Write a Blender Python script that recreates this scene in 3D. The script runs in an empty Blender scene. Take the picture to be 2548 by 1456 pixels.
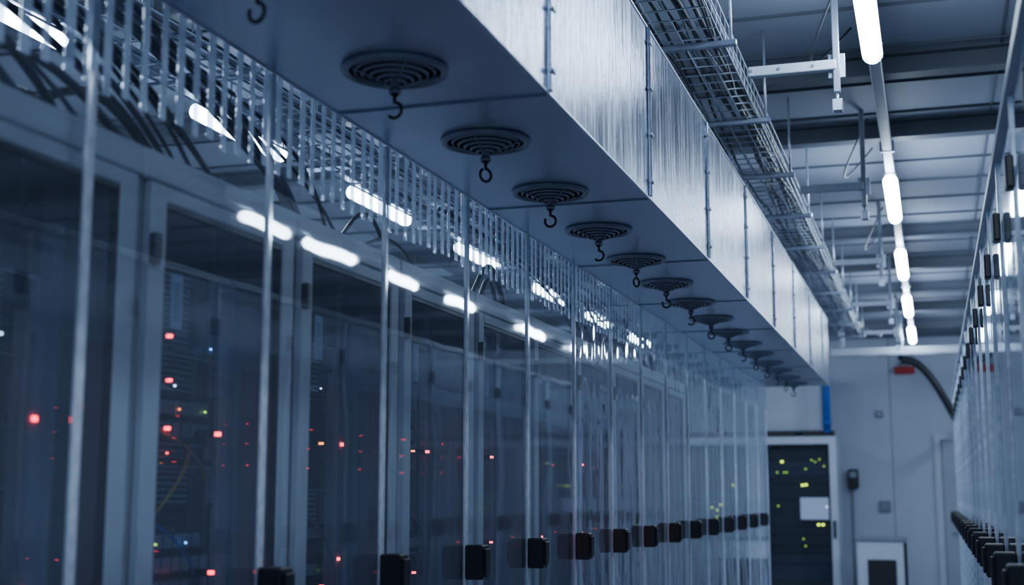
import bpy, math, random
from mathutils import Vector
random.seed(7)
H=1.5
scene=bpy.context.scene

# ------------------------------------------------------------ materials
def new(name):
    m=bpy.data.materials.new(name); m.use_nodes=True
    nt=m.node_tree; nt.nodes.clear()
    out=nt.nodes.new('ShaderNodeOutputMaterial')
    return m,nt,out
def N(nt,t,**k):
    n=nt.nodes.new(t)
    for a,b in k.items(): setattr(n,a,b)
    return n
def pbr(name,col,rough=.5,metal=0.,var=.12,nscale=6.,stretch=(1,1,1),bump=0.,bscale=None,rvar=0.,aniso=0.):
    m,nt,out=new(name)
    b=N(nt,'ShaderNodeBsdfPrincipled')
    tc=N(nt,'ShaderNodeTexCoord'); mp=N(nt,'ShaderNodeMapping'); mp.inputs['Scale'].default_value=stretch
    nz=N(nt,'ShaderNodeTexNoise'); nz.inputs['Scale'].default_value=nscale; nz.inputs['Detail'].default_value=6
    nt.links.new(tc.outputs['Object'],mp.inputs[0]); nt.links.new(mp.outputs[0],nz.inputs['Vector'])
    r=N(nt,'ShaderNodeValToRGB')
    r.color_ramp.elements[0].position=.3; r.color_ramp.elements[1].position=.7
    r.color_ramp.elements[0].color=[c*(1-var) for c in col]+[1]
    r.color_ramp.elements[1].color=[min(1,c*(1+var)) for c in col]+[1]
    nt.links.new(nz.outputs['Fac'],r.inputs[0]); nt.links.new(r.outputs[0],b.inputs['Base Color'])
    b.inputs['Roughness'].default_value=rough; b.inputs['Metallic'].default_value=metal
    if rvar>0:
        mr=N(nt,'ShaderNodeMapRange'); mr.inputs[1].default_value=.3; mr.inputs[2].default_value=.7
        mr.inputs[3].default_value=max(.02,rough-rvar); mr.inputs[4].default_value=rough+rvar
        nt.links.new(nz.outputs['Fac'],mr.inputs[0]); nt.links.new(mr.outputs[0],b.inputs['Roughness'])
    if bump>0:
        n2=nz
        if bscale:
            n2=N(nt,'ShaderNodeTexNoise'); n2.inputs['Scale'].default_value=bscale; n2.inputs['Detail'].default_value=4
            nt.links.new(mp.outputs[0],n2.inputs['Vector'])
        bp=N(nt,'ShaderNodeBump'); bp.inputs['Strength'].default_value=bump; bp.inputs['Distance'].default_value=.01
        nt.links.new(n2.outputs['Fac'],bp.inputs['Height']); nt.links.new(bp.outputs[0],b.inputs['Normal'])
    if aniso>0:
        b.inputs['Anisotropic'].default_value=aniso
        cx=N(nt,'ShaderNodeCombineXYZ'); cx.inputs[2].default_value=1
        nt.links.new(cx.outputs[0],b.inputs['Tangent'])
    nt.links.new(b.outputs[0],out.inputs[0])
    return m
def emit(name,col,s):
    m,nt,out=new(name); e=N(nt,'ShaderNodeEmission'); e.inputs[0].default_value=(*col,1); e.inputs[1].default_value=s
    nt.links.new(e.outputs[0],out.inputs[0]); return m
def thin_glass(name,tint,f0=.07,gain=1.0,haze=.04,hazecol=(.5,.62,.8),rough=.02,wave=.0,wscale=2.,transl=False,wstretch=(1,1,1)):
    m,nt,out=new(name)
    lw=N(nt,'ShaderNodeLayerWeight'); lw.inputs['Blend'].default_value=.5
    pw=N(nt,'ShaderNodeMath',operation='POWER'); pw.inputs[1].default_value=5
    ma=N(nt,'ShaderNodeMath',operation='MULTIPLY_ADD'); ma.inputs[1].default_value=gain; ma.inputs[2].default_value=f0
    ma.use_clamp=True
    nt.links.new(lw.outputs['Facing'],pw.inputs[0]); nt.links.new(pw.outputs[0],ma.inputs[0])
    tr=N(nt,'ShaderNodeBsdfTransparent'); tr.inputs[0].default_value=(*tint,1)
    df=N(nt,'ShaderNodeBsdfTranslucent' if transl else 'ShaderNodeBsdfDiffuse'); df.inputs[0].default_value=(*hazecol,1)
    m1=N(nt,'ShaderNodeMixShader'); m1.inputs[0].default_value=haze
    tc=N(nt,'ShaderNodeTexCoord'); mp=N(nt,'ShaderNodeMapping'); mp.inputs['Scale'].default_value=wstretch
    nz=N(nt,'ShaderNodeTexNoise'); nz.inputs['Scale'].default_value=wscale; nz.inputs['Detail'].default_value=2
    nt.links.new(tc.outputs['Object'],mp.inputs[0]); nt.links.new(mp.outputs[0],nz.inputs['Vector'])
    mr=N(nt,'ShaderNodeMapRange'); mr.inputs[3].default_value=haze*.5; mr.inputs[4].default_value=haze*1.5
    nt.links.new(nz.outputs['Fac'],mr.inputs[0]); nt.links.new(mr.outputs[0],m1.inputs[0])
    nt.links.new(tr.outputs[0],m1.inputs[1]); nt.links.new(df.outputs[0],m1.inputs[2])
    gl=N(nt,'ShaderNodeBsdfGlossy'); gl.inputs['Roughness'].default_value=rough; gl.inputs[0].default_value=(.9,.95,1,1)
    if wave>0:
        bp=N(nt,'ShaderNodeBump'); bp.inputs['Strength'].default_value=1; bp.inputs['Distance'].default_value=wave
        nt.links.new(nz.outputs['Fac'],bp.inputs['Height']); nt.links.new(bp.outputs[0],gl.inputs['Normal'])
    m2=N(nt,'ShaderNodeMixShader')
    nt.links.new(ma.outputs[0],m2.inputs[0]); nt.links.new(m1.outputs[0],m2.inputs[1]); nt.links.new(gl.outputs[0],m2.inputs[2])
    nt.links.new(m2.outputs[0],out.inputs[0])
    return m

M={}
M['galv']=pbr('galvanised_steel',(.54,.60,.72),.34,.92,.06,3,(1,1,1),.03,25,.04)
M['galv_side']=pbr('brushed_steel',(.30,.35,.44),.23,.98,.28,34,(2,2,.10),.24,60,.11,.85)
M['galv_dark']=pbr('galvanised_flange',(.30,.35,.45),.4,.85,.15,20)
M['frame']=pbr('rack_frame_paint',(.35,.40,.48),.45,0,.05,4)
M['frame2']=pbr('rack_body_paint',(.19,.22,.28),.5,0,.06,4)
M['black']=pbr('black_plastic',(.006,.008,.013),.45,0,.2,20)
M['equip']=pbr('server_black',(.030,.040,.060),.42,.2,.3,30,(1,1,20))
M['equip2']=pbr('server_grey',(.22,.27,.35),.4,.1,.25,25,(1,1,30))
M['label']=pbr('label_paper',(.50,.56,.66),.6,0,.05,30)
M['doorglass']=thin_glass('rack_door_glass',(.64,.70,.79),.04,.8,.04,(.34,.41,.56),.02)  # bluish diffuse haze mixed in to lift the dark rack interior
M['pane']=thin_glass('clear_partition_sheet',(.87,.91,.95),.06,1.25,.085,(.46,.56,.73),.02,.0020,1.6)  # milky haze colour lightens the shadows seen through the sheet
M['paneF']=thin_glass('flexible_partition_sheet',(.87,.91,.95),.07,1.25,.085,(.50,.59,.74),.02,.012,2.6,False,(1,1.6,.45))
M['paneR']=thin_glass('clear_partition_sheet_b',(.80,.87,.94),.06,1.0,.24,(.50,.58,.73),.03,.002,1.6)
M['acryl']=thin_glass('acrylic_edge',(.75,.85,.95),.16,1.0,.74,(.72,.80,.92),.08,0,30,False)
M['strip']=thin_glass('pvc_strip',(.82,.88,.95),.16,1.1,.58,(.76,.83,.95),.10,.004,25,True)
M['lamp']=emit('lamp_diffuser',(.66,.82,1.0),72)
M['white']=pbr('white_paint_metal',(.50,.56,.66),.4,0,.04,4)
M['wall']=pbr('wall_panel_paint',(.48,.54,.65),.55,0,.04,1.5)
M['ceil']=pbr('ceiling_sheet',(.19,.222,.285),.6,0,.10,1.2)
M['beam']=pbr('beam_paint',(.07,.085,.115),.5,.1,.1,5)
M['floor']=pbr('floor_vinyl',(.22,.25,.31),.35,0,.1,3)
M['zinc']=pbr('zinc_wire',(.36,.42,.52),.35,.6,.15,30)
M['strut']=pbr('strut_paint',(.16,.19,.25),.4,.3,.08,10)
M['cable']=pbr('cable_jacket',(.014,.018,.028),.4,0,.2,30)
M['cable2']=pbr('cable_jacket_grey',(.09,.11,.155),.45,0,.2,30)
M['blue']=pbr('blue_pipe_paint',(.01,.09,.42),.4,0,.1,6)
M['red']=pbr('red_plastic',(.45,.02,.03),.4,0,.1,10)
M['yellow']=pbr('yellow_jacket',(.40,.30,.04),.45,0,.1,20)
M['dgrille']=pbr('diffuser_rim',(.24,.28,.35),.32,.5,.12,20)
M['dslat']=pbr('diffuser_slat',(.24,.28,.36),.32,.4,.12,20)
M['recess_shade']=pbr('duct_opening_shade',(.004,.006,.01),.8,0,.1,10)
M['ledr']=emit('led_red',(1,.02,.04),20)
M['ledo']=emit('led_orange',(1,.20,.03),12)
M['ledg']=emit('led_green',(.45,.85,.05),7)
M['ledb']=emit('led_blue',(.1,.4,1),12)
M['ledw']=emit('led_white',(.6,.8,1),12)
M['ledy']=emit('led_yellowgreen',(.62,.80,.05),10)
M['screen']=emit('screen_glow',(.42,.55,.85),.8)

# ------------------------------------------------------------ mesh builder
class MB:
    def __init__(s): s.v=[];s.f=[];s.m=[];s.sm=[];s.mats=[]
    def mi(s,k):
        if k not in s.mats: s.mats.append(k)
        return s.mats.index(k)
    def box(s,x0,x1,y0,y1,z0,z1,k):
        i=len(s.v)
        s.v+=[(x0,y0,z0),(x1,y0,z0),(x1,y1,z0),(x0,y1,z0),(x0,y0,z1),(x1,y0,z1),(x1,y1,z1),(x0,y1,z1)]
        for q in ((0,3,2,1),(4,5,6,7),(0,1,5,4),(1,2,6,5),(2,3,7,6),(3,0,4,7)):
            s.f.append([i+a for a in q]); s.m.append(s.mi(k)); s.sm.append(False)
    def bbox(s,x0,x1,y0,y1,z0,z1,k,b=.004):
        X=(x0,x1);Y=(y0,y1);Z=(z0,z1)
        idx={}
        for a in (0,1):
            for c in (0,1):
                for d in (0,1):
                    sx=1 if a==0 else -1; sy=1 if c==0 else -1; sz=1 if d==0 else -1
                    P=(X[a],Y[c],Z[d])
                    idx[a,c,d,0]=len(s.v); s.v.append((P[0],P[1]+sy*b,P[2]+sz*b))
                    idx[a,c,d,1]=len(s.v); s.v.append((P[0]+sx*b,P[1],P[2]+sz*b))
                    idx[a,c,d,2]=len(s.v); s.v.append((P[0]+sx*b,P[1]+sy*b,P[2]))
        k2=s.mi(k)
        def F(l): s.f.append(l); s.m.append(k2); s.sm.append(False)
        F([idx[0,0,0,0],idx[0,0,1,0],idx[0,1,1,0],idx[0,1,0,0]]);F([idx[1,0,0,0],idx[1,1,0,0],idx[1,1,1,0],idx[1,0,1,0]])
        F([idx[0,0,0,1],idx[1,0,0,1],idx[1,0,1,1],idx[0,0,1,1]]);F([idx[0,1,0,1],idx[0,1,1,1],idx[1,1,1,1],idx[1,1,0,1]])
        F([idx[0,0,0,2],idx[0,1,0,2],idx[1,1,0,2],idx[1,0,0,2]]);F([idx[0,0,1,2],idx[1,0,1,2],idx[1,1,1,2],idx[0,1,1,2]])
        for c in (0,1):
            for d in (0,1):
                F([idx[0,c,d,1],idx[1,c,d,1],idx[1,c,d,2],idx[0,c,d,2]])
                F([idx[c,0,d,0],idx[c,1,d,0],idx[c,1,d,2],idx[c,0,d,2]])
                F([idx[c,d,0,0],idx[c,d,1,0],idx[c,d,1,1],idx[c,d,0,1]])
        for key in [(a,c,d) for a in (0,1) for c in (0,1) for d in (0,1)]:
            F([idx[(*key,0)],idx[(*key,1)],idx[(*key,2)]])
    def quad(s,pts,k):
        i=len(s.v); s.v+=[tuple(p) for p in pts]; s.f.append(list(range(i,i+len(pts)))); s.m.append(s.mi(k)); s.sm.append(False)
    def tube(s,pts,r,k,seg=8,cap=True):
        pts=[Vector(p) for p in pts]; n=len(pts); rings=[]
        rr=r if isinstance(r,(list,tuple)) else [r]*n
        up=None
        for j,p in enumerate(pts):
            t=(pts[min(j+1,n-1)]-pts[max(j-1,0)])
            if t.length<1e-9: t=Vector((0,0,1))
            t.normalize()
            if up is None:
                up=Vector((0,0,1)) if abs(t.z)<.9 else Vector((1,0,0))
            u=(up-t*up.dot(t))
            if u.length<1e-5: u=t.orthogonal()
            u.normalize(); w=t.cross(u); up=u
            b=len(s.v)
            for a in range(seg):
                th=2*math.pi*a/seg
                s.v.append(tuple(p+(u*math.cos(th)+w*math.sin(th))*rr[j]))
            rings.append(b)
        k2=s.mi(k)
        for j in range(n-1):
            for a in range(seg):
                c=(a+1)%seg
                s.f.append([rings[j]+a,rings[j]+c,rings[j+1]+c,rings[j+1]+a]); s.m.append(k2); s.sm.append(seg>4)
        if cap:
            s.f.append([rings[0]+a for a in range(seg)][::-1]); s.m.append(k2); s.sm.append(False)
            s.f.append([rings[-1]+a for a in range(seg)]); s.m.append(k2); s.sm.append(False)
    def ring(s,c,prof,k,seg=40,closed=True):
        b=len(s.v); n=len(prof); k2=s.mi(k)
        for a in range(seg):
            th=2*math.pi*a/seg
            for (r,z) in prof: s.v.append((c[0]+r*math.cos(th),c[1]+r*math.sin(th),c[2]+z))
        for a in range(seg):
            a2=(a+1)%seg
            for j in range(n if closed else n-1):
                j2=(j+1)%n
                s.f.append([b+a*n+j,b+a2*n+j,b+a2*n+j2,b+a*n+j2]); s.m.append(k2); s.sm.append(True)
    def mesh(s,name):
        me=bpy.data.meshes.new(name); me.from_pydata(s.v,[],s.f)
        for k in s.mats: me.materials.append(M[k])
        me.polygons.foreach_set('material_index',s.m); me.polygons.foreach_set('use_smooth',s.sm)
        me.update(); return me
def put(name,me,loc=(0,0,0),rz=0):
    o=bpy.data.objects.new(name,me); scene.collection.objects.link(o); o.location=loc; o.rotation_euler=(0,0,rz); return o

# ------------------------------------------------------------ room shell
XL,XR,YB,YE,ZC=-5.2,4.2,-3.0,17.0,H+1.9
def room(name,b): put(name,b.mesh(name))
b=MB(); b.box(XL,XR,YB,YE,-.1,0,'floor')
for i in range(15): 
    x=XL+.6*i+.2
    if x<XR: b.box(x,x+.004,YB,YE,0,.0015,'black')
for j in range(33):
    y=YB+.6*j+.3
    b.box(XL,XR,y,y+.004,0,.0015,'black')
room('floor',b)
b=MB(); b.box(XL,XR,YB,YE,ZC,ZC+.1,'ceil')
y=YB+.4
while y<YE:
    b.box(XL,XR,y,y+.012,ZC-.012,ZC,'beam'); y+=.52
for x in (-4.2,-3.2,-2.1,-1.2,.35,1.5,2.6,3.6):
    b.box(x,x+.008,YB,YE,ZC-.006,ZC,'beam')
room('ceiling',b)
b=MB(); b.box(XL,XR,YE,YE+.1,0,ZC,'wall')
for x in (-4.1,-2.6,-.47,1.4,2.9): b.box(x,x+.012,YE-.004,YE,0,ZC,'frame2')
room('wall_end',b)
b=MB(); b.box(XL-.1,XL,YB,YE,0,ZC,'wall'); room('wall_left',b)
b=MB(); b.box(XR,XR+.1,YB,YE,0,ZC,'wall'); room('wall_right',b)
b=MB(); b.box(XL,XR,YB-.1,YB,0,ZC,'wall'); room('wall_back',b)
b=MB(); b.box(XL,-.05,YE-.015,YE,0,.1,'frame2'); room('baseboard_end',b)

# ceiling beams (I-section)
b=MB()
b.box(XL,XR,-.05,.05,-.012,0,'beam'); b.box(XL,XR,-.005,.005,-.085,-.012,'beam'); b.box(XL,XR,-.045,.045,-.097,-.085,'beam')
bm=b.mesh('ceiling_beam')
for yy in (-1.5,.6,2.6,4.3,5.86,6.95,9.75,11.15,12.5,13.8,15.3):
    put('ceiling_beam',bm,(0,yy,ZC))

# ------------------------------------------------------------ air duct
DX0,DX1,DZ0,DZ1=-1.25,-.756,H+.854,H+1.376
b=MB()
seams=[2.68-1.08*i for i in range(5,0,-1)]+[2.68+1.08*i for i in range(8)]
ys=[YB]+[s_ for s_ in seams if s_>YB+.1 and s_<10.6]+[10.88]
for a,c in zip(ys[:-1],ys[1:]):
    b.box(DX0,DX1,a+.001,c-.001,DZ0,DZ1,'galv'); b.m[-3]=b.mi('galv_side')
for i_,s_ in enumerate(ys[1:-1]):
    fw=.011 if abs(s_-2.68)<.1 else .005
    b.bbox(DX1,DX1+.010,s_-fw,s_+fw,DZ0+.005,DZ1,'galv_side',.002)
    b.bbox(DX0-.008,DX0,s_-.012,s_+.012,DZ0+.04,DZ1,'galv_dark',.002)
    b.box(DX0,DX1,s_-.004,s_+.004,DZ0-.004,DZ0,'galv_dark')
    for zz in (.05,.19,.33,.47):
        b.tube([(DX1+.009,s_-.016,DZ0+zz),(DX1+.009,s_+.016,DZ0+zz)],.006,'galv_dark',6)
for X in (DX0,DX1):
    b.tube([(X,YB,DZ0),(X,10.88,DZ0)],.004,'galv',6)
b.tube([(DX1,YB,DZ1),(DX1,10.88,DZ1)],.005,'galv',6)
for s_ in ys[1:-1]:
    for X in (DX0+.03,DX0+.17):
        b.tube([(X,s_+.1,DZ1),(X,s_+.1,ZC)],.005,'zinc',6)
put('air_duct',b.mesh('air_duct'))

# ------------------------------------------------------------ round diffusers with hooks
def diffuser(var):
    b=MB(); R=.110
    b.ring((0,0,0),[(R-.002,0),(R,-.004),(R-.002,-.011),(R-.006,-.013),(R-.014,-.012),(R-.017,-.006),(R-.018,0)],'dgrille',56)
    b.ring((0,0,0),[(0.0001,-.001),(R-.016,-.001)],'recess_shade',56,False)  # near-black disc on the duct skin, colour stands in for the opening's shade
    for i in range(5):
        r=.084-.0150*i; z=-.005-.0056*i
        b.ring((0,0,0),[(r,z),(r+.0012,z-.001),(r-.0036,z-.0066),(r-.0052,z-.0058)],'dslat',48)
    for a in range(4):
        th=math.pi/4+a*math.pi/2+var*.3
        b.tube([((R-.014)*math.cos(th),(R-.014)*math.sin(th),-.006),(.012*math.cos(th),.012*math.sin(th),-.036)],.0024,'dgrille',6)
    b.tube([(0,0,-.002),(0,0,-.045)],[.012,.010],'dgrille',12)
    b.tube([(0,0,-.044),(0,0,-.054)],.013,'dgrille',12)
    b.tube([(0,0,-.054),(0,0,-.058)],.008,'black',12)
    pts=[(0,0,-.050),(0,0,-.072)]
    c0=-.072-.016
    a0=[0,20,40][var%3]
    n=14; span=[300,230,330][var%3]
    dx,dy=math.cos(a0*math.pi/180),math.sin(a0*math.pi/180)
    for j in range(n+1):
        t=math.radians(90-span*j/n)
        pts.append((dx*.016*math.cos(t),dy*.016*math.cos(t),c0+.016*math.sin(t)))
    b.tube(pts,.0036,'black',8)
    return b.mesh('ceiling_air_diffuser')
dm=[diffuser(i) for i in range(3)]
for n in range(-5,15):
    yy=2.42+.58*n
    if yy<10.7: put('ceiling_air_diffuser',dm[(n+1)%3],(-1.005,yy,DZ0),(n*37%50-25)*math.pi/180)

# ------------------------------------------------------------ hanging strips
b=MB(); yy=.4
while yy<10.3:
    j=random.uniform(-.004,.004); w=random.uniform(.018,.026)
    zb=H+.652+random.uniform(-.008,.008)
    b.bbox(DX0-.020,DX0-.017,yy+j,yy+j+w,zb,DZ0+.03,'strip',.0006)
    yy+=.0545
b.box(DX0-.024,DX0-.013,.35,10.3,DZ0+.022,DZ0+.040,'galv_dark')
b.box(DX0-.013,DX0-.0085,.35,10.3,DZ0+.024,DZ0+.036,'galv_dark')
put('hanging_strip_curtain',b.mesh('hanging_strip_curtain'))

# ------------------------------------------------------------ clear partition panels
def panel(mat,hz,side):
    b=MB()
    b.quad([(0,.010,.02),(0,.600,.02),(0,.600,hz),(0,.010,hz)],mat)
    b.bbox(-.006,.006,-.008,.009,0,hz,'acryl',.002)
    b.bbox(-.004,.004,.594,.5985,0,hz,'acryl',.001)
    b.box(-.006,.006,.009,.594,0,.03,'frame2')
    b.bbox(.006,.058,-.02,.035,H-.2335,H-.139,'black',.004)
    b.bbox(.058,.066,-.012,.027,H-.222,H-.150,'black',.002)
    if side=='R':
        b.bbox(.004,.022,.02,.07,H+.62,H+.69,'black',.004)
        b.bbox(-.012,.012,-.008,.5985,hz-.03,hz,'frame',.003)
    return b.mesh('clear_partition_panel')
pl=panel('pane',DZ0-.004,'L'); pf=panel('paneF',DZ0-.004,'L'); pr=panel('paneR',H+.86,'R')
for n in range(-4,15):
    put('clear_partition_panel',pf if n>=5 else pl,(DX0-.004,1.765+.603*n,0))
for n in range(0,20):
    put('clear_partition_panel',pr,(.19,-.1+.603*(n+1),0),math.pi)

# ------------------------------------------------------------ server racks
def rack(seed):
    R=random.Random(seed); b=MB(); T=2.11; W=.6; D=1.0
    b.box(-D,-.035,0.002,.012,.02,T-.002,'frame2'); b.box(-D,-.035,W-.012,W-.002,.02,T-.002,'frame2')
    b.box(-D,-D+.01,.012,W-.012,.02,T-.002,'frame2')
    b.box(-D,-.035,.002,W-.002,T-.02,T,'frame2'); b.box(-D,-.035,.002,W-.002,.0,.08,'frame2')
    b.bbox(-.035,-.004,.003,W-.003,2.056,T,'frame',.004)
    b.box(-.06,-.022,.002,.03,.08,2.056,'frame2'); b.box(-.06,-.022,W-.03,W-.002,.08,2.056,'frame2')
    y0,y1=.022,.578
    b.bbox(-.020,0,y0,y0+.05,.09,2.052,'frame',.003); b.bbox(-.020,0,y1-.05,y1,.09,2.052,'frame',.003)
    b.bbox(-.020,0,y0+.05,y1-.05,2.022,2.052,'frame',.003); b.bbox(-.020,0,y0+.05,y1-.05,.09,.15,'frame',.003)
    b.quad([(-.012,y0+.05,.15),(-.012,y1-.05,.15),(-.012,y1-.05,2.022),(-.012,y0+.05,2.022)],'doorglass')
    for (a,c) in ((y0+.05,y0+.056),(y1-.056,y1-.05)): b.box(-.018,-.004,a,c,.15,2.022,'black')
    b.box(-.018,-.004,y0+.056,y1-.056,2.014,2.022,'black')
    for z in (1.93,1.05,.3): b.bbox(-.004,.014,.020,.040,z-.028,z+.028,'black',.003)
    if seed%3!=2:
        b.box(-.0145,-.013,.115,.155,1.80,1.90,'label')
        b.box(-.0129,-.0125,.125,.145,1.815,1.885,'equip2')
    for a in (.06,.52): b.box(-.15,-.12,a,a+.02,.1,2.03,'equip2')
    g=R.choice([.09,.44]); b.box(-.135,-.10,g,g+.06,.12,1.80,'frame2')
    z=.14
    while z<1.95:
        u=R.choice([1,1,1,2,2,3,4])*.0445
        if z+u>1.98: break
        typ=R.random(); zt=z+u-.003
        if typ<.12 and z>.3:
            z+=u; continue
        fr=-.17+R.choice([0,0,.01,.02])
        b.box(-.85,fr,.075,.525,z,zt,'equip')
        if typ<.45:
            n=12
            for q in range(n):
                ya=.085+q*.036
                b.box(fr,fr+.004,ya,ya+.026,z+.007,min(zt-.007,z+.035),'equip2')
        elif typ<.75:
            b.box(fr,fr+.006,.08,.52,zt-.009,zt-.004,'equip2'); b.box(fr,fr+.012,.085,.10,z+.006,zt-.006,'equip2'); b.box(fr,fr+.012,.50,.515,z+.006,zt-.006,'equip2')
            q=0
            while z+.008+q*.012<zt-.014 : b.box(fr,fr+.003,.12,.42,z+.008+q*.012,z+.012+q*.012,'equip2'); q+=1
        else:
            for q in range(6): b.box(fr,fr+.008,.09+q*.07,.09+q*.07+.06,z+.006,zt-.008,'equip2')
        for q in range(R.choice([0,1,1,2])):
            ya=R.uniform(.18,.5); k=R.choice(['ledr','ledr','ledo','ledg','ledb','ledw'])
            b.box(fr+.012,fr+.015,ya,ya+.003,z+.015,z+.018,k)
        z+=u
    for (yy,zz,k,sz) in ((.25,H+.30,'ledr',.006),(.26,H+.215,'ledr',.005),(.25,H+.122,'ledr',.006),(.33,H+.118,'ledo',.005),(.46,H+.118,'ledr',.008),(.45,H-.16,'ledr',.007),(.36,H-.22,'ledr',.006)):
        if R.random()<.9:
            ya=yy+R.uniform(-.012,.012)
            b.box(-.105,-.095,ya,ya+sz,zz,zz+sz,k); b.box(-.15,-.105,ya-.004,ya+sz+.004,zz-.004,zz+sz+.004,'black')
    if seed in (5,1,2):
        # row of red activity lights behind the lower part of the door
        for q in range(9): b.box(-.075,-.068,.09+q*.020,.099+q*.020,H-.161,H-.151,'ledr')
        b.box(-.15,-.075,.08,.28,H-.17,H-.142,'black')
    for q in range(8):
        ya=R.uniform(.1,.5); za=R.uniform(.4,1.9); zb=za-R.uniform(.1,.5); yb=R.choice([.08,.5])
        pts=[]
        for t in range(11):
            t/=10; pts.append((-.15+.06*math.sin(math.pi*t),ya+(yb-ya)*t+.01*math.sin(6*t),za+(zb-za)*t*t-.03*math.sin(math.pi*t)))
        b.tube(pts,.0028,R.choice(['cable','cable2','cable2','yellow','blue']),5)
    return b.mesh('server_rack')
rm=[rack(i) for i in (6,7,3,4,5,1,2)]
order={0:0,1:1,2:2,3:3,4:4,5:5,6:6,7:4,8:2}
for n in range(-5,9):
    put('server_rack',rm[order.get(n,(n+10)%4)],(-1.30,2.0+.6*n,0))
for n in range(-2,19):
    put('server_rack',rm[(n*2)%4],(.235,.6*(n+1)+.1,0),math.pi)

# ------------------------------------------------------------ lamps
def capsule(b,y0,y1,r,k):
    pts=[]; rr=[]
    for j in range(6):
        a=math.pi/2*j/5; pts.append((0,y0+.6*r*(1-math.cos(a)),0)); rr.append(max(.002,r*math.sin(a)))
    for j in range(5,-1,-1):
        a=math.pi/2*j/5; pts.append((0,y1-.6*r*(1-math.cos(a)),0)); rr.append(max(.002,r*math.sin(a)))
    b.tube(pts,rr,k,16)
LZ=H+1.60
def lamp(L):
    b=MB(); capsule(b,0,L,.037,'lamp')
    b.bbox(-.03,.03,.06,L-.06,.030,.052,'frame2',.004)
    return b.mesh('ceiling_tube_light')
lm=lamp(1.0); lms=lamp(.80); lmx=lamp(.55)
rows={-.145:[(lm,y) for y in (-1.6,.9,3.93,7.0,9.2,11.4,13.6)],
      -2.9:[(lms,y) for y in (-.6,1.2,3.1,4.8,6.4,8.1,9.9,11.6,13.4)],
      1.28:[(lms,y) for y in (-2.0,-.9,.3)]+[(lmx,6.85)]+[(lms,7.65),(lmx,9.05),(lmx,10.4),(lms,12.4),(lms,14.3)]}
for X,ysl in rows.items():
    b=MB(); 
    b.bbox(X-.024,X+.024,YB+.3,16.3,LZ+.052,LZ+.10,'strut',.004)
    yy=YB+.6
    while yy<16.3:
        b.tube([(X,yy,LZ+.10),(X,yy,ZC)],.006,'zinc',6); b.box(X-.034,X+.034,yy-.015,yy+.015,LZ+.05,LZ+.104,'galv_dark'); yy+=1.5
    put('lighting_trunking',b.mesh('lighting_trunking'))
    for (me_,yy) in ysl: put('ceiling_tube_light',me_,(X,yy,LZ))

# ------------------------------------------------------------ wire cable trays
def tray(x0,x1,y0,y1,z,cables,rodsx,rodstep,rng,seedy=0,wire=.003,pitch=.10):
    b=MB(); h=.10
    nl=6
    for i in range(nl+1):
        x=x0+(x1-x0)*i/nl; b.tube([(x,y0,z),(x,y1,z)],wire,'zinc',5)
    for X in (x0,x1):
        for zz in (.05,.10): b.tube([(X,y0,z+zz),(X,y1,z+zz)],wire*1.2,'zinc',5)
    y=y0+.05
    while y<y1:
        b.tube([(x0,y,z+h),(x0,y,z),(x1,y,z),(x1,y,z+h)],wire,'zinc',5); y+=pitch
    R=random.Random(rng)
    for c in range(cables):
        x=R.uniform(x0+.02,x1-.02); zz=z+R.uniform(.012,.06); pts=[]; yy=y0
        a=R.uniform(0,6)
        while yy<y1:
            pts.append((min(x1-.01,max(x0+.01,x+.035*math.sin(yy*1.3+a)+R.uniform(-.008,.008))),yy,zz+.012*math.sin(yy*2+a))); yy+=.25
        b.tube(pts,R.choice([.005,.007,.009]),R.choice(['cable','cable','cable','cable2']),6)
    y=y0+.35+seedy
    while y<y1:
        for X in rodsx: b.tube([(X,y,z-.03),(X,y,ZC)],.005,'zinc',6)
        b.bbox(min(rodsx)-.02,max(rodsx)+.02,y-.012,y+.012,z-.026,z-.004,'galv_dark',.003)
        y+=rodstep
    return b
b=tray(-1.02,-.62,YB+.1,13.6,H+1.53,24,(-1.05,-.59),.99,3)
put('wire_cable_tray',b.mesh('wire_cable_tray'))
b=tray(-2.25,-1.92,YB+.1,10.4,H+1.27,7,(-2.28,-1.89),1.2,5,pitch=.2,wire=.004)
put('overhead_cable_basket',b.mesh('overhead_cable_basket'))
b=MB()
R=random.Random(11)
for n in range(-1,9):
    yr=2.0+.6*n
    for c in range(R.choice([0,4,6])):
        ya=yr+R.uniform(0,.2); yb=min(7.1,yr+R.uniform(.25,.55)); x1=-1.80+R.uniform(-.2,.02); x2=-1.48+R.uniform(-.08,.06)
        pk=R.uniform(.10,.22)
        pts=[]
        P0=Vector((x1,ya-.35,H+1.22)); P1=Vector((x2+.1,ya-.1,H+.85+R.uniform(-.08,.05))); P2=Vector((x2+.02,yb,H+.61+pk)); P3=Vector((x2,yb+.15,H+.618))
        for t in range(15):
            t/=14; pts.append((1-t)**3*P0+3*(1-t)**2*t*P1+3*(1-t)*t*t*P2+t**3*P3)
        b.tube(pts,R.choice([.005,.007,.009]),R.choice(['cable','cable','cable2']),6)
R=random.Random(4)
for n in range(24):
    y=R.choice([1.5,2.0,3.0,4.2,5.3,6.2])+R.uniform(-.2,.2); L=R.uniform(.5,.9); x=-1.38-R.uniform(0,.2)
    pts=[]; hh=R.uniform(.03,.16); dx=R.uniform(-.12,.05)
    for t in range(15):
        t/=14; pts.append((x+dx*t,y+L*t,H+.621+hh*math.sin(math.pi*t)**1.3))
    b.tube(pts,R.choice([.006,.009,.010]),'cable',6)
put('loose_cable_bundle',b.mesh('loose_cable_bundle'))

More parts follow.
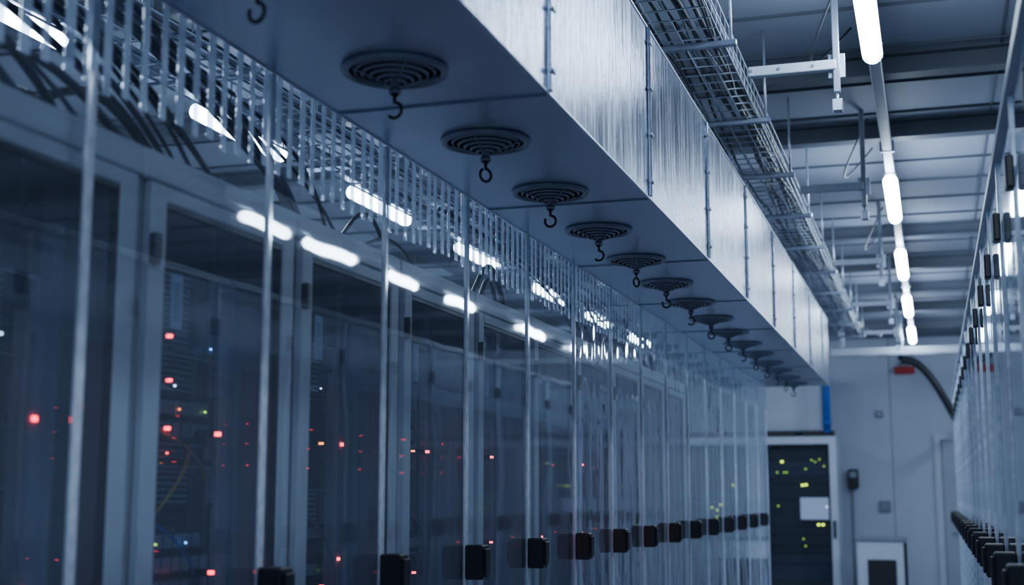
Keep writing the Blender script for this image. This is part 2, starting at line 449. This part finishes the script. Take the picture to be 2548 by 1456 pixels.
# ------------------------------------------------------------ strut brackets
def bracket():
    b=MB()
    b.bbox(-.31,0,-.018,.018,-.036,0,'frame',.003)
    b.bbox(-.012,.012,-.012,.012,-.12,.37,'strut',.003)
    b.bbox(-.03,.03,.016,.022,-.06,.03,'galv_dark',.002)
    b.tube([(0,0,-.12),(0,0,-.17)],.006,'zinc',6); b.bbox(-.018,.018,-.018,.018,-.19,-.145,'galv_dark',.003)
    for x in (-.3,-.2,-.08): b.tube([(x,-.022,-.018),(x,.022,-.018)],.006,'galv_dark',6)
    return b.mesh('strut_bracket')
sb=bracket()
for yy in (.7,2.7,4.72,6.7,8.95,11.0,13.0): put('strut_bracket',sb,(-.265,yy,H+1.53))

b=MB()
for yy in (4.9,6.9,9.1):
    pts=[(-.24-.14*math.sin(math.pi*t/12), yy+.6*t/12-.1, ZC-.02-.22*math.sin(math.pi*t/12)) for t in range(13)]
    b.tube(pts,.005,'cable',6)
put('ceiling_cable',b.mesh('ceiling_cable'))

# ------------------------------------------------------------ crossing ladder tray near the end
b=MB()
for (y,z0,z1) in ((14.0,1.40,1.47),(14.5,1.44,1.52)):
    b.bbox(-.95,3.9,y-.02,y+.02,H+z0,H+z1,'frame',.004)
x=-.9
while x<3.9:
    b.tube([(x,14.0,H+1.44),(x,14.5,H+1.47)],.014,'galv',6); x+=.25
for x in (-.85,-.25,.9,2.2,3.6):
    for y in (14.0,14.5): b.tube([(x,y,H+1.45),(x,y,ZC)],.009,'zinc',6)
put('cable_ladder',b.mesh('cable_ladder'))
b=MB()
pts=[(-.75+.32*t/10,13.6+.1*t/10,H+1.78-.22*t/10-.05*math.sin(math.pi*t/10)) for t in range(11)]
b.tube(pts[:5],.02,'yellow',8); b.tube(pts[4:],.02,'cable2',8); b.tube([(pts[0][0],13.6,H+1.78),(pts[0][0]-.05,13.6,ZC)],.01,'zinc',6)
put('flexible_conduit',b.mesh('flexible_conduit'))
b=MB()
P=[Vector((-.3,15.9,H+1.52)),Vector((-.05,15.95,H+1.56)),Vector((.10,16,H+1.2)),Vector((.30,16.1,H+.80))]
pts=[]
for t in range(19):
    t/=18; pts.append((1-t)**3*P[0]+3*(1-t)**2*t*P[1]+3*(1-t)*t*t*P[2]+t**3*P[3])
b.tube(pts,.045,'cable',12); b.tube([pts[-1],(.35,16.9,H+.76)],.045,'cable',12); b.tube([pts[0],(-.32,15.9,ZC)],.03,'cable',10)
put('insulated_hose',b.mesh('insulated_hose'))

# ------------------------------------------------------------ end cabinets
def endcab(kind):
    b=MB(); W=.92; T=H+.667
    b.box(0,.02,0,.9,.0,T,'white'); b.box(W-.02,W,0,.9,0,T,'white'); b.box(.02,W-.02,.88,.9,0,T,'white'); b.box(.02,W-.02,0,.9,T-.02,T,'white')
    b.box(.02,W-.02,.02,.88,0,.1,'white')
    b.bbox(.004,.085,-.03,0,.05,T-.02,'white',.004); b.bbox(W-.085,W-.004,-.03,0,.05,T-.02,'white',.004)
    b.bbox(.085,W-.085,-.03,0,T-.09,T-.02,'white',.004); b.bbox(.085,W-.085,-.03,0,.05,.15,'white',.004)
    b.quad([(.085,-.012,.15),(W-.085,-.012,.15),(W-.085,-.012,T-.09),(.085,-.012,T-.09)],'doorglass')
    b.bbox(W-.06,W-.03,-.06,-.03,1.0,1.2,'black',.004)
    R=random.Random(kind+20); z=.15
    while z<T-.2:
        u=R.choice([.09,.13,.18]); b.box(.10,W-.10,.12+R.choice([0,.02]),.8,z,z+u-.006,R.choice(['equip','black','black']))
        b.box(.14,W-.14,.112,.12,z+.02,z+.028,'equip'); z+=u
    if kind==0:
        b.bbox(.47,W-.10,.06,.10,H-.31,H-.02,'black',.004); b.box(.485,W-.115,.055,.06,H-.29,H-.04,'screen')
        b.box(.78,.79,.050,.054,H-.15,H-.14,'ledw')
        for (x,z) in ((.27,.37),(.30,.25),(.33,.25),(.22,.25),(.62,.39),(.66,.37),(.71,.40),(.55,.29),(.76,.32),(.50,-.005+.10),(.54,.10),(.22,-.14),(.67,-.36),(.72,-.36),(.5,-.52),(.52,-.6)):
            r=.018 if (x,z) in ((.27,.37),(.50,.095),(.54,.10),(.67,-.36),(.72,-.36)) else .007
            b.box(x,x+r*1.4,.095,.10,H+z,H+z+r,'ledy' if r>.01 else 'ledg')
    else:
        for q in range(5):
            x=R.uniform(.2,.7); z=R.uniform(-.5,.4); b.box(x,x+.02,.095,.10,H+z,H+z+.012,R.choice(['ledy','ledg']))
    b.bbox(.08,.44,.0,.12,T,T+.065,'black',.004); b.bbox(.54,W-.02,.0,.12,T,T+.065,'black',.004)
    return b.mesh('network_cabinet')
em=[endcab(0),endcab(1),endcab(2)]
for i in range(3): put('network_cabinet',em[0 if i==0 else 1+i%2],(-1.98-.92*i,16.0,0))

b=MB(); b.bbox(-2.06,-1.26,16.35,16.99,H+.75,H+1.40,'wall',.01); b.box(-2.0,-1.32,16.34,16.35,H+.80,H+1.35,'white')
b.box(-1.95,-1.4,16.6,16.9,H+1.4,ZC,'galv')
put('air_plenum_box',b.mesh('air_plenum_box'))
b=MB(); b.tube([(-1.15,15.9,H+.75),(-1.15,15.9,ZC)],.045,'blue',16)
b.tube([(-1.15,15.9,H+.75),(-1.15,15.92,H+.735)],.045,'blue',16)
for z in (.8,1.3): b.tube([(-1.15,15.9,H+z),(-1.15,15.9,H+z+.04)],.053,'blue',16)
put('blue_pipe',b.mesh('blue_pipe'))
b=MB(); b.bbox(-.83,-.34,15.2,15.8,.05,1.0,'white',.012); b.bbox(-.72,-.42,15.185,15.2,.12,.80,'black',.006)
b.bbox(-.84,-.30,15.18,15.82,1.0,1.025,'frame2',.006); b.bbox(-.338,-.31,15.22,15.5,.3,.98,'black',.006)
for x in (-.78,-.4):
    for y in (15.26,15.72): b.tube([(x,y,0),(x,y,.05)],.025,'black',10)
put('power_supply_cabinet',b.mesh('power_supply_cabinet'))
b=MB(); b.bbox(-.99,-.87,16.86,16.98,H+.07,H+.30,'black',.01); b.box(-.97,-.89,16.85,16.86,H+.2,H+.27,'equip2')
b.tube([(-.95,16.92,0),(-.95,16.92,H+.07)],.016,'frame2',8); b.tube([(-.95,16.90,0),(-.95,16.90,.02)],.07,'frame2',16)
put('wall_terminal',b.mesh('wall_terminal'))
b=MB(); b.bbox(-.64,-.51,16.95,17,H-.21,H-.08,'frame2',.008); b.bbox(-.61,-.54,16.94,16.95,H-.18,H-.11,'equip2',.003); put('wall_socket',b.mesh('wall_socket'))
b=MB(); b.bbox(-.64,-.56,16.95,17,H+.93,H+1.01,'frame2',.006); b.tube([(-.6,16.95,H+.97),(-.6,16.93,H+.97)],.025,'frame',12); put('wall_sensor',b.mesh('wall_sensor'))
b=MB(); b.bbox(-.40,-.16,16.9,17,H+1.45,H+1.54,'red',.008); b.box(-.34,-.22,16.95,16.99,H+1.54,H+1.6,'frame2'); put('alarm_beacon_box',b.mesh('alarm_beacon_box'))
b=MB(); b.bbox(.02,.10,16.93,16.995,0,2.22,'white',.005); b.bbox(1.0,1.08,16.93,16.995,0,2.22,'white',.005); b.bbox(.10,1.0,16.93,16.995,2.14,2.22,'white',.005)
b.bbox(.105,.995,16.95,16.99,.01,2.135,'frame',.004); b.tube([(.2,16.95,1.05),(.2,16.90,1.05),(.32,16.90,1.05)],.01,'zinc',8)
put('door_1',b.mesh('door_1'))

# ------------------------------------------------------------ world, camera
w=bpy.data.worlds.new('world'); scene.world=w; w.use_nodes=True
w.node_tree.nodes['Background'].inputs[0].default_value=(.05,.08,.13,1); w.node_tree.nodes['Background'].inputs[1].default_value=.3
cam=bpy.data.cameras.new('camera'); co=bpy.data.objects.new('camera',cam); scene.collection.objects.link(co)
co.location=(0,0,H); co.rotation_euler=(math.radians(98.59),0,math.radians(17.36))
cam.lens=46.95; cam.sensor_width=36; cam.clip_start=.02
cam.dof.use_dof=True; cam.dof.focus_distance=4.3; cam.dof.aperture_fstop=2.8
scene.camera=co
